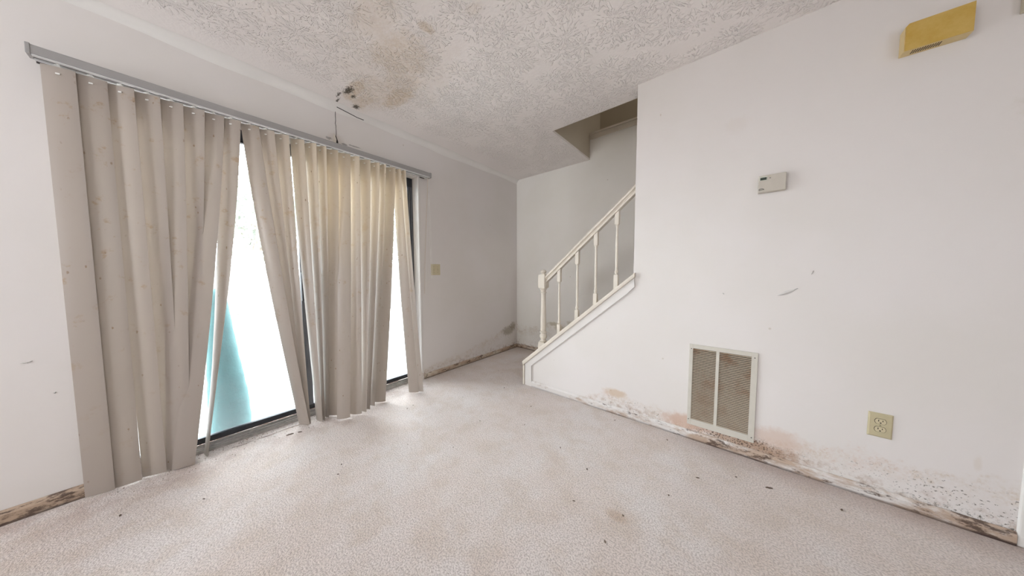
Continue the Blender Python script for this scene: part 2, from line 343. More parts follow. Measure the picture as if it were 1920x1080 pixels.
# wall with grille, sloped under the stair stringer
bm = bm_new(); W1 = 3.395
prism(bm, [(.905, 0), (W1, 0), (W1, H), (1.9, H), (1.9, 1.06), (.905, .215)], 'y', YR, YR + .12)
wr = struct('wall_right', bm, m_wall_right, 'white wall carrying the thermostat and return air grille', 'wall')
bm = bm_new(); bx(bm, 3.43, XE, 2.135, 2.22, -.02, H); struct('wall_end', bm, m_wall_plain, 'narrow wall strip beyond the corner at the right edge', 'wall')
SY0, SY1, RX0, RX1 = -1.6, -.9, .3, 1.3
bm = bm_new()
bx(bm, XE, XE + .12, YF, SY0, -.02, H); bx(bm, XE, XE + .12, SY1, YB, -.02, H); bx(bm, XE, XE + .12, SY0, SY1, -.02, .95); bx(bm, XE, XE + .12, SY0, SY1, 2.1, H)
struct('wall_side', bm, m_wall_plain, 'white wall with an added window opening opposite the patio door', 'wall')
bm = bm_new()
bx(bm, -T, RX0, YF - .12, YF, -.02, H); bx(bm, RX1, XE, YF - .12, YF, -.02, H); bx(bm, RX0, RX1, YF - .12, YF, -.02, .95); bx(bm, RX0, RX1, YF - .12, YF, 2.1, H)
struct('wall_rear', bm, m_wall_plain, 'white wall with an added window opening behind the camera', 'wall')
def window(name, ax, c, lab):
    bm = bm_new()
    def b(u0, u1, z0, z1):
        if ax == 'x': bx(bm, u0, u1, c - .03, c + .03, z0, z1, .004)
        else: bx(bm, c - .03, c + .03, u0, u1, z0, z1, .004)
    u0, u1 = (RX0, RX1) if ax == 'x' else (SY0, SY1)
    b(u0, u1, .95, .99); b(u0, u1, 2.06, 2.1); b(u0, u0 + .04, .99, 2.06); b(u1 - .04, u1, .99, 2.06); b(u0 + .04, u1 - .04, 1.505, 1.545)
    o = struct(name, bm, m_white, lab, 'window'); return o
window('added_window_1', 'x', YF - .06, 'unseen white framed window added in the rear wall for fill light')  # made-up window out of view, lets fill light in from behind
window('added_window_2', 'y', XE + .06, 'unseen white framed window added opposite the patio door for fill light')  # made-up window out of view, brightens the door wall and slats
# ceiling with the stairwell opening x>1.105, 2.25<y<YB
bm = bm_new(); OX, OY = 1.105, 2.255
prism(bm, [(-T, YF), (XE, YF), (XE, OY), (OX, OY), (OX, YB), (-T, YB)], 'z', H, H + .02)
struct('ceiling', bm, m_ceiling, 'white stomped plaster ceiling with brown water stains over the patio door', 'ceiling')
# stairwell shaft above
bm = bm_new()
bx(bm, OX - .1, OX, OY, YB + .4, H + .021, 4.4); bx(bm, OX, XE, OY - .1, OY, H + .021, 4.4); bx(bm, XE, XE + .1, OY, YB + .4, H, 4.4)
bx(bm, OX, XE, YB + .3, YB + .4, 2.6, 4.4); bx(bm, OX - .1, XE + .1, OY - .1, YB + .4, 4.4, 4.5)
struct('wall_stairwell', bm, m_shaft, 'shadowed taupe walls of the stairwell opening above the ceiling', 'wall')
bm = bm_new(); bx(bm, OX, XE, YB - .022, YB + .30, 2.72, 2.742, .004); bx(bm, OX, XE, YB - .014, YB - .0005, 2.665, 2.7195, .004)
struct('trim_2', bm, m_trim, 'cream ledge moulding along the back wall inside the stairwell opening', 'moulding')
# cove of the taped joint between the door wall and ceiling
bm = bm_new(); R = .05; n_ = 8
rings = []
ys = [YF + i * (YB - YF) / 60 for i in range(61)]
for y in ys:
    rr = R + .006 * math.sin(y * 4.1) + .004 * math.sin(y * 11)
    sag = .010 * math.exp(-((y - .86) / .14) ** 2)
    ring = [bm.verts.new((0.0006, y, H - .0005))]
    for k in range(n_ + 1):
        a = math.pi / 2 * k / n_
        f = .72
        ring.append(bm.verts.new((.0006 + rr * (1 - math.sin(a)) * f + (1 - f) * rr * (1 - k / n_) , y, H - .0005 - sag * (k / n_) - (rr * (1 - math.cos(a)) * f + (1 - f) * rr * (k / n_)))))
    rings.append(ring)
for a, b in zip(rings, rings[1:]):
    m_ = len(a)
    for k in range(m_): bm.faces.new((a[k], a[(k + 1) % m_], b[(k + 1) % m_], b[k]))
bm.faces.new(rings[0]); bm.faces.new(rings[-1][::-1])
struct('trim_3', bm, m_cove, 'pale sagging cove of joint tape between door wall and ceiling', 'cove', smooth=True)

# baseboards
def baseboard(name, axis, c, sgn, a, b, mat, lab, h=.056, t=.013):
    prof = [(c + sgn * .0008, 0.0005), (c + sgn * t, .0005), (c + sgn * t, h * .72), (c + sgn * t * .55, h * .93), (c + sgn * t * .3, h), (c + sgn * .0008, h)]
    bm = bm_new(); n = max(2, int(abs(b - a) / .12)); rows = []
    for i in range(n + 1):
        s = a + (b - a) * i / n; wv = random.uniform(-.0012, .0012); row = []
        for p in prof:
            q = p[0] + (wv * sgn if abs(p[0] - c) > .002 else 0)
            row.append(bm.verts.new((q, s, p[1]) if axis == 'y' else (s, q, p[1])))
        rows.append(row)
    for A, B in zip(rows, rows[1:]):
        for k in range(6): bm.faces.new((A[k], A[(k + 1) % 6], B[(k + 1) % 6], B[k]))
    bm.faces.new(rows[0]); bm.faces.new(rows[-1][::-1])
    return struct(name, bm, mat, lab, 'baseboard')
baseboard('baseboard_right', 'x', YR, -1, .985, W1 - .001, m_base_r, 'mouldy white baseboard under the return air grille', h=.058)
baseboard('baseboard_left', 'y', 0, 1, 1.535, YB - .002, m_base_l, 'brown stained baseboard between patio door and back corner', h=.052)
baseboard('baseboard_front', 'y', 0, 1, YF, -.36, m_base_l, 'rotting baseboard left of the blinds', h=.066, t=.016)
baseboard('baseboard_back', 'x', YB, -1, .016, 1.05, m_base_b, 'stained baseboard along the wall behind the newel post', h=.052)
baseboard('baseboard_end', 'x', 2.134, -1, 3.432, XE - .01, m_base_r, 'dark mouldy baseboard beyond the corner strip at the right edge', h=.058)
# corner trim at the right edge
bm = bm_new(); bx(bm, W1, 3.43, YR - .008, YR + .12, .0, H - .001, .006, 3)
struct('trim_4', bm, m_cove, 'white vertical corner strip at the far right of the wall', 'corner bead')

# ---------------------------------------------------------------- wall damage: parts of the walls
bm = bm_new(); tube(bm, [(0.0008, .804 + random.uniform(-.003, .003), 2.395 - i * .02) for i in range(11)], .0018, 5); obj('crack', bm, m_slot, wl, label='thin dark vertical crack above the blind rail')
bm = bm_new(); prism(bm, [(.800, 2.20), (.806, 2.195), (.817, 2.16), (.818, 2.09), (.803, 2.09), (.798, 2.14)], 'x', .0003, .0025); obj('hole', bm, m_slot, wl, label='dark torn gap above the blind rail')
bm = bm_new()
rows = []
for i, (z, wd, out) in enumerate([(2.215, .004, .003), (2.195, .012, .008), (2.17, .018, .014), (2.14, .015, .012), (2.115, .022, .017), (2.09, .020, .009)]):
    rows.append([bm.verts.new((.0015 + out * .2, .796 - .012 + .004 * math.sin(i * 2), z)), bm.verts.new((.002 + out * .6, .796 - .012 + wd * .5, z)), bm.verts.new((.002 + out, .796 - .012 + wd, z - .003)), bm.verts.new((.001, .796 - .012 + wd * .5, z))])
for a, b in zip(rows, rows[1:]):
    for k in range(4): bm.faces.new((a[k], a[(k + 1) % 4], b[(k + 1) % 4], b[k]))
bm.faces.new(rows[0]); bm.faces.new(rows[-1][::-1])
obj('peeling_flap', bm, plain('torn_drywall_paper', (.62, .55, .47), .9), wl, label='peeling strip of wall paper beside the crack')
bm = bm_new(); tube(bm, [(.055, .80, 2.398), (.05, .88, 2.392), (.045, .95, 2.386), (.043, 1.0, 2.388)], .0028, 5); obj('crack', bm, m_slot, wl, label='dark split under the ceiling cove')
def gouge(y, z, L, par, face='x', ang=0.3):
    bm = bm_new(); rows = []
    for i in range(7):
        t = i / 6; s = math.sin(math.pi * t) ; yy = (t - .5) * L; hh = .007 * s * (L / .06)
        p = []
        for (a, o_) in ((-1, .0006), (0, .0045 * s + .0008), (1, .0006)):
            cy = yy * math.cos(ang) - a * hh * math.sin(ang); cz = yy * math.sin(ang) + a * hh * math.cos(ang)
            p.append(bm.verts.new((o_, y + cy, z + cz) if face == 'x' else (y + cy, YR - o_, z + cz)))
        rows.append(p)
    for A, B in zip(rows, rows[1:]):
        for k in range(2): bm.faces.new((A[k], A[k + 1], B[k + 1], B[k]))
    obj('gouge', bm, plain('gouged_plaster', (.60, .57, .54), .8), par)
    bm = bm_new(); e = .5 * L * math.cos(ang), .5 * L * math.sin(ang)
    pts = [(y + e[0] * .2, z + e[1] * .2 - .003), (y + e[0] * 1.1, z + e[1] * 1.1 + .003)]
    if face == 'x': tube(bm, [(0.001, *pts[0]), (0.001, *pts[1])], .0016, 5)
    else: tube(bm, [(pts[0][0], YR - .001, pts[0][1]), (pts[1][0], YR - .001, pts[1][1])], .0016, 5)
    obj('scratch', bm, plain('scratch_grey', (.30, .29, .27), .8), par)
gouge(-.488, .712, .028, wl, ang=.1); gouge(-.43, .55, .008, wl, ang=.1)
gouge(2.70, 1.0, .085, wr, 'y', .5); gouge(2.79, 1.108, .018, wr, 'y', 1.2); gouge(2.43, .98, .012, wr, 'y', 2.9)

# ---------------------------------------------------------------- patio door
door = thing('door_1', (-.1, .59, 0), 'dark framed sliding glass patio door behind the vertical blinds', 'door', kind='structure')
bm = bm_new(); X0, X1 = -.135, -.10
bx(bm, X0, X1, DY0 + .001, DY0 + .045, .0, DZ - .001, .003); bx(bm, X0, X1, DY1 - .055, DY1 - .001, .0, DZ - .001, .003)
bx(bm, X0, X1, DY0 + .045, DY1 - .055, DZ - .085, DZ - .001, .003)
bx(bm, X0, X1, DY0 + .045, DY1 - .055, .028, .066, .003)
obj('outer_frame', bm, m_frame, door)
bm = bm_new(); bx(bm, -.106, -.099, DY1 - .042, DY1 - .034, .066, DZ - .09, .001); bx(bm, -.104, -.098, DY1 - .02, DY1 - .012, .03, DZ - .09, .001)
obj('weather_strip', bm, m_stile, door)
bm = bm_new(); bx(bm, -.128, -.092, .553, .60, .066, DZ - .085, .004); bx(bm, -.094, -.086, .565, .571, .07, DZ - .09, .001)
obj('meeting_stile', bm, m_stile, door, label='grey vertical meeting stile between the two panes')
bm = bm_new(); bx(bm, -.088, -.066, .553, .572, .90, 1.12, .006, 3); obj('handle', bm, m_frame, door)
for y0, y1 in ((DY0 + .045, .553), (.60, DY1 - .055)):
    bm = bm_new(); bx(bm, -.120, -.115, y0, y1, .066, DZ - .085); obj('glass_pane', bm, m_glass, door)
bm = bm_new()
for i, (a, b, z) in enumerate([(-.10, -.082, .028), (-.078, -.062, .02), (-.058, -.046, .013)]): bx(bm, a, b, DY0 + .002, DY1 - .002, .0 if i else -.019, z, .0015)
bx(bm, -.10, -.04, DY0 + .002, DY1 - .002, -.019, .005)
obj('sill_track', bm, m_track, door, label='dirty ribbed metal sill track')
bm = bm_new(); bx(bm, -.04, .022, DY0 + .002, DY1 - .002, -.0195, -.006, .002)
obj('tack_strip', bm, plain('rotten_tack_strip', (.80, .71, .67), .9, var=.15, scale=60, bump=.5), door)
# door jamb bead right
bm = bm_new(); bx(bm, .0006, .006, DY1 + .002, DY1 + .022, .06, DZ + .0, .002); struct('trim_5', bm, m_skirt, 'thin white corner bead down the right side of the patio door', 'trim')

# ---------------------------------------------------------------- vertical blind
blind = thing('vertical_blind', (.08, .6, 0), 'stained cream vertical blind with leaning slats hanging before the patio door', 'blind')
bm = bm_new(); prism(bm, [(.052, 2.066), (.052, 2.10), (.06, 2.106), (.098, 2.106), (.104, 2.10), (.104, 2.066), (.090, 2.066), (.090, 2.072), (.066, 2.072), (.066, 2.066)], 'y', -.392, 1.60)
obj('headrail', bm, m_rail, blind)
bm = bm_new(); bx(bm, .050, .1055, -.397, -.385, 2.063, 2.108, .002); obj('end_cap', bm, m_rail, blind)
bm = bm_new(); bx(bm, .050, .1055, 1.588, 1.606, 2.060, 2.108, .002); obj('end_cap', bm, m_rail, blind)
for y in (-.365, .56, 1.56):
    bm = bm_new(); bx(bm, .0008, .070, y - .025, y + .025, 2.107, 2.112, .001); bx(bm, .0008, .004, y - .025, y + .025, 2.07, 2.107); obj('bracket', bm, plain('dark_bracket', (.06, .045, .045), .5), blind)
bm = bm_new(); bx(bm, .0905, .1035, -.384, 1.587, 2.058, 2.0655, .001); bx(bm, .0525, .0655, -.384, 1.587, 2.058, 2.0655, .001)
obj('track_lip', bm, m_lip, blind, label='white lower lip of the headrail')
# slats: clip y, top yaw, bottom (x, y), bottom yaw, bow (how much the side line bulges)
SL = [(-.33, 14, .045, -.333, 14), (-.249, 8, .048, -.252, 8), (-.170, 23, .045, -.168, 21), (-.09, 22, .028, -.108, 26), (-.013, 20, .060, -.086, 20), (.066, 24, .012, -.064, 24), (.143, 18, .082, -.068, 17),
      (.214, 28, .006, .02, 84), (.296, 27, .078, .494, 57), (.373, 37, .030, .500, 76), (.45, 42, .066, .512, 72), (.534, 42, .100, .580, 78), (.61, 54, .088, .604, 84), (.675, 60, .067, .632, 82),
      (.744, 41, .088, .668, 56), (.827, 24, .215, .707, 34), (.902, 58, .217, .793, 47), (.983, 50, .205, .849, 80), (1.063, 60, .186, .882, 76), (1.121, 70, .158, .933, 80), (1.197, 50, .161, 1.005, 42), (1.251, 62, .219, 1.288, 48), (1.307, 78, .235, 1.338, 74)]
SW = .089; BOW = .0075
def make_slat(cy, ty, bxx, by, byaw):
    BOW = .0034 if cy < .18 else .0088
    bm = bm_new(); NU, NV = 8, 30; zt, zb = 2.050, .006; rows = []
    for j in range(NV + 1):
        t = j / NV; s = t * t * (3 - 2 * t); lean = .55 * t + .45 * t ** 1.5
        x = .08 + (bxx - .08) * lean; y = cy + (by - cy) * lean; z = zt + (zb - zt) * t; a = RAD(ty + (byaw - ty) * s)
        dv = Vector((math.sin(a), math.cos(a), 0)); nv = Vector((math.cos(a), -math.sin(a), 0)); row = []
        for side in (0, 1):
            for k in range(NU + 1):
                q = (k / NU if side == 0 else 1 - k / NU) * 2 - 1
                c = Vector((x, y, z)) + dv * (q * SW / 2) + nv * (BOW * (1 - q * q) - .004 + (.0 if side else .0009))
                if j == NV: c.z = zb
                row.append(bm.verts.new(c))
        rows.append(row)
    n = len(rows[0])
    for A, B in zip(rows, rows[1:]):
        for k in range(n): bm.faces.new((A[k], A[(k + 1) % n], B[(k + 1) % n], B[k]))
    bm.faces.new(rows[0]); bm.faces.new(rows[-1][::-1])
    return bm
clip_me = None
for i, s in enumerate(SL):
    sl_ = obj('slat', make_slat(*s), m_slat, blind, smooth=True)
    if clip_me is None:
        bm = bm_new(); bx(bm, .0, .0032, -.0062, .0062, -.004, .003, .0014); bx(bm, -.009, -.006, -.004, .004, -.01, .046); bx(bm, -.009, .004, -.008, .008, .034, .0375, .001)
        c = obj('clip', bm, m_white, sl_); clip_me = c.data
    else:
        c = bpy.data.objects.new('clip', clip_me); COL.objects.link(c); c.parent = sl_; c.matrix_parent_inverse = sl_.matrix_basis.inverted()
    a = RAD(s[1]); k = .0009 if s[0] < .18 else .0062; c.location = (.08 + k * math.cos(a), s[0] - k * math.sin(a), 2.020); c.rotation_euler = (0, 0, -a)
bm = bm_new(); tube(bm, [(.075, 1.585, 2.06), (.07, 1.592, 1.6), (.066, 1.60, 1.16), (.066, 1.604, 1.06), (.066, 1.612, 1.055), (.067, 1.617, 1.07), (.07, 1.605, 1.6), (.075, 1.597, 2.06)], .0011, 6)
obj('pull_cord', bm, m_white, blind)
bm = bm_new(); tube(bm, [(.085, 1.575, 2.06), (.05, 1.548, 1.3), (.045, 1.535, .9)], .0028, 8)
obj('tilt_chain', bm, plain('beige_cord', (.62, .52, .44), .6), blind)

# ---------------------------------------------------------------- stair: stringer cap, skirt, railing, steps
k_ = .851; cx0, cz0 = .893, .242; cx1 = 1.905
ztop = lambda x: cz0 + (x - cx0) * k_
d1 = .034
bm = bm_new(); prism(bm, [(cx0 - .012, ztop(cx0) - .012), (cx0 - .004, ztop(cx0) + .000), (cx1 + .008, ztop(cx1 + .008)), (cx1 + .008, ztop(cx1 + .008) - d1), (cx0 - .002, ztop(cx0) - d1 - .01)], 'y', YR - .026, YR + .135)
bmesh.ops.bevel(bm, geom=[e for e in bm.edges], offset=.004, segments=2, affect='EDGES', profile=.6)
struct('trim_6', bm, m_trim, 'cream sloping cap board under the stair balusters', 'trim', smooth=True)
bm = bm_new(); lo = .105
prism(bm, [(.9065, .001), (.985, .001), (.985, ztop(.985) - d1 - lo + .09), (1.02, ztop(1.02) - d1 - .075), (1.02, ztop(1.02) - d1 - .001), (.9065, ztop(.9065) - d1 - .001)], 'y', YR - .012, YR - .0006)
prism(bm, [(.9066, ztop(.9066) - d1 - .001), (1.907, ztop(1.907) - d1 - .001), (1.912, ztop(1.9) - d1 - .058), (1.86, ztop(1.86) - d1 - .078), (.9066 + .075, ztop(.9816) - d1 - .078), (.94, ztop(.94) - d1 - .078)], 'y', YR - .0125, YR - .0008)
struct('trim_7', bm, m_skirt, 'white skirt board running under the sloping stair cap', 'trim')
bm = bm_new(); bx(bm, .886, .9045, YR - .020, YR + .125, .001, ztop(.893) - .046, .003)
struct('trim_8', bm, m_trim, 'cream upright end board at the foot of the stair wall', 'trim')
bm = bm_new(); prism(bm, [(.995, .062), (.9985, .062), (.9985, ztop(.9985) - d1 - .084), (.995, ztop(.995) - d1 - .084)], 'y', YR - .004, YR - .0007); 
prism(bm, [(.996, ztop(.996) - d1 - .0785), (1.86, ztop(1.86) - d1 - .0785), (1.865, ztop(1.865) - d1 - .087), (.996, ztop(.996) - d1 - .087)], 'y', YR - .005, YR - .0007)
struct('trim_9', bm, m_skirt, 'fine bead along the lower edge of the stair skirt board', 'trim')

rail = thing('stair_railing', (1.066, 2.17, .38), 'cream painted stair railing with turned newel post and four balusters', 'railing')
RY = 2.172
def turned(name, x, zb, z_lo, z_hi, zt, s, prof, slope_top=None, cap=None, slope_bot=True):
    bm = bm_new(); hb = s / 2
    # lower square block with sloped foot
    zbf = lambda xx: ztop(xx) + .001
    b = bmesh.ops.create_cube(bm, size=1)['verts']
    for v in b:
        X = x + v.co.x * s; v.co = Vector((X, RY + v.co.y * s, (z_lo if v.co.z > 0 else zbf(X))))
    b = bmesh.ops.create_cube(bm, size=1)['verts']
    for v in b:
        X = x + v.co.x * s; v.co = Vector((X, RY + v.co.y * s, ((slope_top(X) if slope_top else zt) if v.co.z > 0 else z_hi)))
    for e in list(bm.edges):
        pass
    bmesh.ops.bevel(bm, geom=list(bm.edges), offset=s * .07, segments=2, affect='EDGES')
    L = z_hi - z_lo; P = [(z_lo - .002, hb * .9)] + [(z_lo + t * L, hb * f) for t, f in prof] + [(z_hi + .002, hb * .9)]
    lathe(bm, P, x, RY, 20)
    if cap: lathe(bm, cap, x, RY, 24)
    return obj(name, bm, m_trim, rail, smooth=True)
npz = [(0.0, .78), (.015, .9), (.03, .62), (.05, .60), (.075, .86), (.10, .95), (.125, .86), (.15, .62), (.165, .60), (.175, .86), (.19, .86), (.20, .66), (.22, .72), (.40, .70), (.60, .64), (.80, .58), (.90, .56), (.905, .74), (.925, .74), (.93, .60), (.955, .62), (.97, .80), (1.0, .95)]
z0 = 1.092; cap = [(z0 - .002, .030), (z0 + .003, .031), (z0 + .006, .018), (z0 + .012, .017), (z0 + .017, .024), (z0 + .026, .0285), (z0 + .036, .026), (z0 + .044, .017), (z0 + .047, .006)]
turned('newel_post', 1.068, .37, .445, .965, 1.092, .078, npz, cap=cap)
bpz = [(0, .9), (.012, .62), (.03, .60), (.045, .85), (.065, .90), (.085, .66), (.12, .60), (.5, .66), (.8, .58), (.9, .54), (.93, .50), (.955, .66), (.975, .66), (1.0, .95)]
hb_ = lambda x: 1.020 + (x - 1.11) * .878     # handrail underside
for x, zl, zh in ((1.241, .633, 1.028), (1.418, .785, 1.185), (1.584, .937, 1.336), (1.752, 1.094, 1.487)):
    turned('baluster', x, 0, zl, zh, 0, .033, bpz, slope_top=lambda X: hb_(X) - .0005)
bm = bm_new(); hx0, hx1 = 1.108, 1.898
prof = [(-.022, .0), (.022, .0), (.022, .014), (.016, .020), (.019, .030), (.030, .038), (.031, .050), (.022, .062), (.008, .067), (-.008, .067), (-.022, .062), (-.031, .050), (-.030, .038), (-.019, .030), (-.016, .020), (-.022, .014)]
A = [bm.verts.new((hx0, RY + a, hb_(hx0) + b * 1.08)) for a, b in prof]; B = [bm.verts.new((hx1, RY + a, hb_(hx1) + b * 1.08)) for a, b in prof]
for i in range(len(prof)): bm.faces.new((A[i], A[(i + 1) % len(prof)], B[(i + 1) % len(prof)], B[i]))
bm.faces.new(A); bm.faces.new(B[::-1]); obj('handrail', bm, m_trim, rail, smooth=True)

stairs = thing('staircase', (1.05, 2.66, 0), 'carpeted staircase climbing behind the sloped stair wall', 'staircase')
sm = None
for i in range(12):
    x0 = 1.12 + i * .223
    if sm is None:
        bm = bm_new(); bx(bm, 0, .245, YR + .14, YB - .0015, 0, .18, .012, 3); st = obj('step', bm, m_carpet, stairs); sm = st.data
    else:
        st = bpy.data.objects.new('step', sm); COL.objects.link(st); st.parent = stairs; st.matrix_parent_inverse = stairs.matrix_basis.inverted()
    st.location = (x0, 0, .001 + i * .1901)

# ---------------------------------------------------------------- return air grille
gx0, gx1, gz0, gz1 = 2.263, 2.598, .099, .641
gr = thing('air_grille', (2.43, YR, gz0), 'white metal return air grille with two columns of louvres low on the wall', 'grille')
m_gr = plain('enamelled_grille', (.62, .58, .51), .45, var=.06, scale=20)
def lv_mat():
    n = NT('rusty_louvre', .55); c = n.mix(n.noise(30, 4), (.50, .42, .33), (.43, .34, .25))
    c = n.mix(n.M('MULTIPLY', n.step(n.noise(8, 5, .7), .45, .65), n.step(n.z, .2, .6, .25, .8)), c, (.33, .17, .09)); n.color(c); return n.m
m_lv = lv_mat()
bm = bm_new(); yf, yb = YR - .009, YR - .0008
cols = ((gx0 + .020, 2.404), (2.420, gx1 - .028)); zt_, zb_ = gz1 - .026, gz0 + .040
bx(bm, gx0, cols[0][0], yf, yb, gz0, gz1, .0012); bx(bm, cols[1][1], gx1, yf, yb, gz0, gz1, .0012); bx(bm, cols[0][1], cols[1][0], yf, yb, zb_, zt_)
bx(bm, cols[0][0], cols[1][1], yf, yb, zt_, gz1, .001); bx(bm, cols[0][0], cols[1][1], yf, yb, gz0, zb_, .001)
obj('frame', bm, m_gr, gr)
bm = bm_new(); bx(bm, cols[0][0], cols[1][1], YR - .0022, YR - .0010, zb_, zt_); obj('backing', bm, m_slot, gr)
lm = None; NL = 44; ph = (zt_ - zb_) / NL
for ci, (a, b) in enumerate(cols):
    for k in range(NL):
        if lm is None:
            bm = bm_new(); prism(bm, [(-.0088, -.0030), (-.0088, -.0018), (-.0030, .0026), (-.0030, .0014)], 'x', 0, b - a); lo_ = obj('louvre', bm, m_lv, gr); lm = lo_.data; wid = b - a
        else:
            lo_ = bpy.data.objects.new('louvre', lm); COL.objects.link(lo_); lo_.parent = gr; lo_.matrix_parent_inverse = gr.matrix_basis.inverted()
        lo_.scale = ((b - a) / wid, 1, 1); lo_.location = (a, YR, zb_ + ph * (k + .5))
for x, z in ((gx0 + .011, gz1 - .03), (gx1 - .014, gz1 - .03), (gx0 + .008, gz0 + .035), (gx1 - .012, gz0 + .03)):
    bm = bm_new(); bmesh.ops.create_cone(bm, cap_ends=True, segments=12, radius1=.003, radius2=.0025, depth=.0015, matrix=Matrix.Translation((x, yf - .0008, z)) @ Matrix.Rotation(RAD(90), 4, 'X')); obj('screw', bm, m_slot, gr)

# ---------------------------------------------------------------- wall outlet (right wall)
ox, oz = 3.042, .373
out = thing('power_outlet', (ox, YR, oz), 'almond duplex power outlet on the wall right of the grille', 'outlet')
def plate(bm, u0, u1, v0, v1, t, face):
    b = .005
    def P(u, v, d): return (u, YR - d, v) if face == 'y' else (d, u, v)
    L = [[bm.verts.new(P(*q)) for q in lay] for lay in (
        [(u0, v0, .0006), (u1, v0, .0006), (u1, v1, .0006), (u0, v1, .0006)], [(u0, v0, t * .45), (u1, v0, t * .45), (u1, v1, t * .45), (u0, v1, t * .45)],
        [(u0 + b, v0 + b, t), (u1 - b, v0 + b, t), (u1 - b, v1 - b, t), (u0 + b, v1 - b, t)])]
    for A, B in zip(L, L[1:]):
        for k in range(4): bm.faces.new((A[k], A[(k + 1) % 4], B[(k + 1) % 4], B[k]))
    bm.faces.new(L[0]); bm.faces.new(L[-1][::-1])
bm = bm_new(); plate(bm, ox - .037, ox + .037, oz - .059, oz + .059, .006, 'y'); obj('cover_plate', bm, m_almond, out)
for dz in (.0195, -.0195):
    bm = bm_new(); n = 28; pts = []
    for k in range(n):
        a = 2 * math.pi * k / n; pts.append((ox + .0168 * math.cos(a), oz + dz + max(-.0125, min(.0125, .0168 * math.sin(a)))))
    prism(bm, pts, 'y', YR - .0078, YR - .0045); rc = obj('receptacle', bm, m_almond2, out)
    bm = bm_new(); ring = [(ox + (p[0] - ox) * 1.09, oz + dz + (p[1] - oz - dz) * 1.1) for p in pts]; prism(bm, ring, 'y', YR - .0064, YR - .0044); obj('rim_gap', bm, m_slot, rc)
    for dx, w_, h_ in ((-.0063, .0022, .0085), (.0063, .0022, .0068)):
        bm = bm_new(); bx(bm, ox + dx - w_ / 2, ox + dx + w_ / 2, YR - .0083, YR - .007, oz + dz + .0035 - h_ / 2, oz + dz + .0035 + h_ / 2); obj('slot', bm, m_slot, rc)
    bm = bm_new(); prism(bm, [(ox - .0026, oz + dz - .0045), (ox + .0026, oz + dz - .0045), (ox + .0026, oz + dz - .0075), (ox + .001, oz + dz - .0095), (ox - .001, oz + dz - .0095), (ox - .0026, oz + dz - .0075)], 'y', YR - .0083, YR - .007); obj('slot', bm, m_slot, rc)
bm = bm_new(); bmesh.ops.create_cone(bm, cap_ends=True, segments=12, radius1=.003, radius2=.0026, depth=.002, matrix=Matrix.Translation((ox, YR - .0068, oz)) @ Matrix.Rotation(RAD(90), 4, 'X')); obj('screw', bm, m_screw, out)

# ---------------------------------------------------------------- light switch (left wall)
sy, sz = 1.701, 1.146
sw = thing('light_switch', (0, sy, sz), 'almond double toggle light switch between patio door and back corner', 'light switch')
bm = bm_new(); plate(bm, sy - .058, sy + .058, sz - .058, sz + .058, .006, 'x'); obj('cover_plate', bm, m_almond2, sw)
for dy in (-.023, .023):
    bm = bm_new(); bx(bm, .0055, .0068, sy + dy - .006, sy + dy + .006, sz - .012, sz + .012); obj('toggle_slot', bm, m_almond, sw)
    bm = bm_new(); prism(bm, [(.006, sz - .003), (.006, sz + .008), (.018, sz + .013), (.019, sz + .008)], 'y', sy + dy - .0035, sy + dy + .0035); obj('toggle', bm, m_almond2, sw)
    for dz in (-.03, .03):
        bm = bm_new(); bmesh.ops.create_cone(bm, cap_ends=True, segments=10, radius1=.003, radius2=.0026, depth=.002, matrix=Matrix.Translation((.0068, sy + dy, sz + dz)) @ Matrix.Rotation(RAD(90), 4, 'Y')); obj('screw', bm, m_screw, sw)

# ---------------------------------------------------------------- thermostat
th = thing('thermostat', (2.615, YR, 1.60), 'beige plastic thermostat with small dark display on the wall', 'thermostat')
tx0, tx1, tz0, tz1 = 2.560, 2.671, 1.557, 1.650; ty = YR - .031
m_th = plain('beige_thermostat_plastic', (.56, .51, .44), .45, var=.04); m_th2 = plain('pale_thermostat_plastic', (.60, .60, .52), .45, var=.03)
bm = bm_new(); bx(bm, tx0, tx1, ty, YR - .0008, tz0, tz1, .003, 2); obj('body', bm, m_th, th)
bm = bm_new(); bx(bm, tx0 + .002, tx1 - .002, ty - .0022, ty - .0003, tz0 + .002, tz0 + .060, .0008); obj('cover_door', bm, m_th, th)
bm = bm_new(); bx(bm, tx0 + .003, tx0 + .037, ty - .0016, ty - .0003, tz1 - .030, tz1 - .006, .0005); bz = obj('display_bezel', bm, m_th2, th)
bm = bm_new(); bx(bm, tx0 + .007, tx0 + .033, ty - .0024, ty - .0017, tz1 - .026, tz1 - .012); obj('display', bm, plain('lcd_dark', (.055, .07, .055), .25), bz)
for dz in (.010, .019):
    bm = bm_new(); bx(bm, tx0 + .044, tx0 + .050, ty - .0018, ty - .0003, tz1 - dz - .0015, tz1 - dz + .0015, .0004); obj('button', bm, m_slot if dz > .015 else m_almond, th)
bm = bm_new()   # small dark emblem: an arch over a row of strokes
arc = [(tx0 + .013 + .011 * math.cos(RAD(a)), ty - .0027, tz0 + .014 + .008 * math.sin(RAD(a))) for a in range(-10, 171, 15)]
tube(bm, arc, .0009, 6)
for k in range(5): bx(bm, tx0 + .003 + k * .0042, tx0 + .0056 + k * .0042, ty - .0031, ty - .0023, tz0 + .011 + .0006 * k, tz0 + .0160 + .0004 * k)
obj('emblem', bm, plain('emblem_ink', (.05, .055, .05), .5), th)

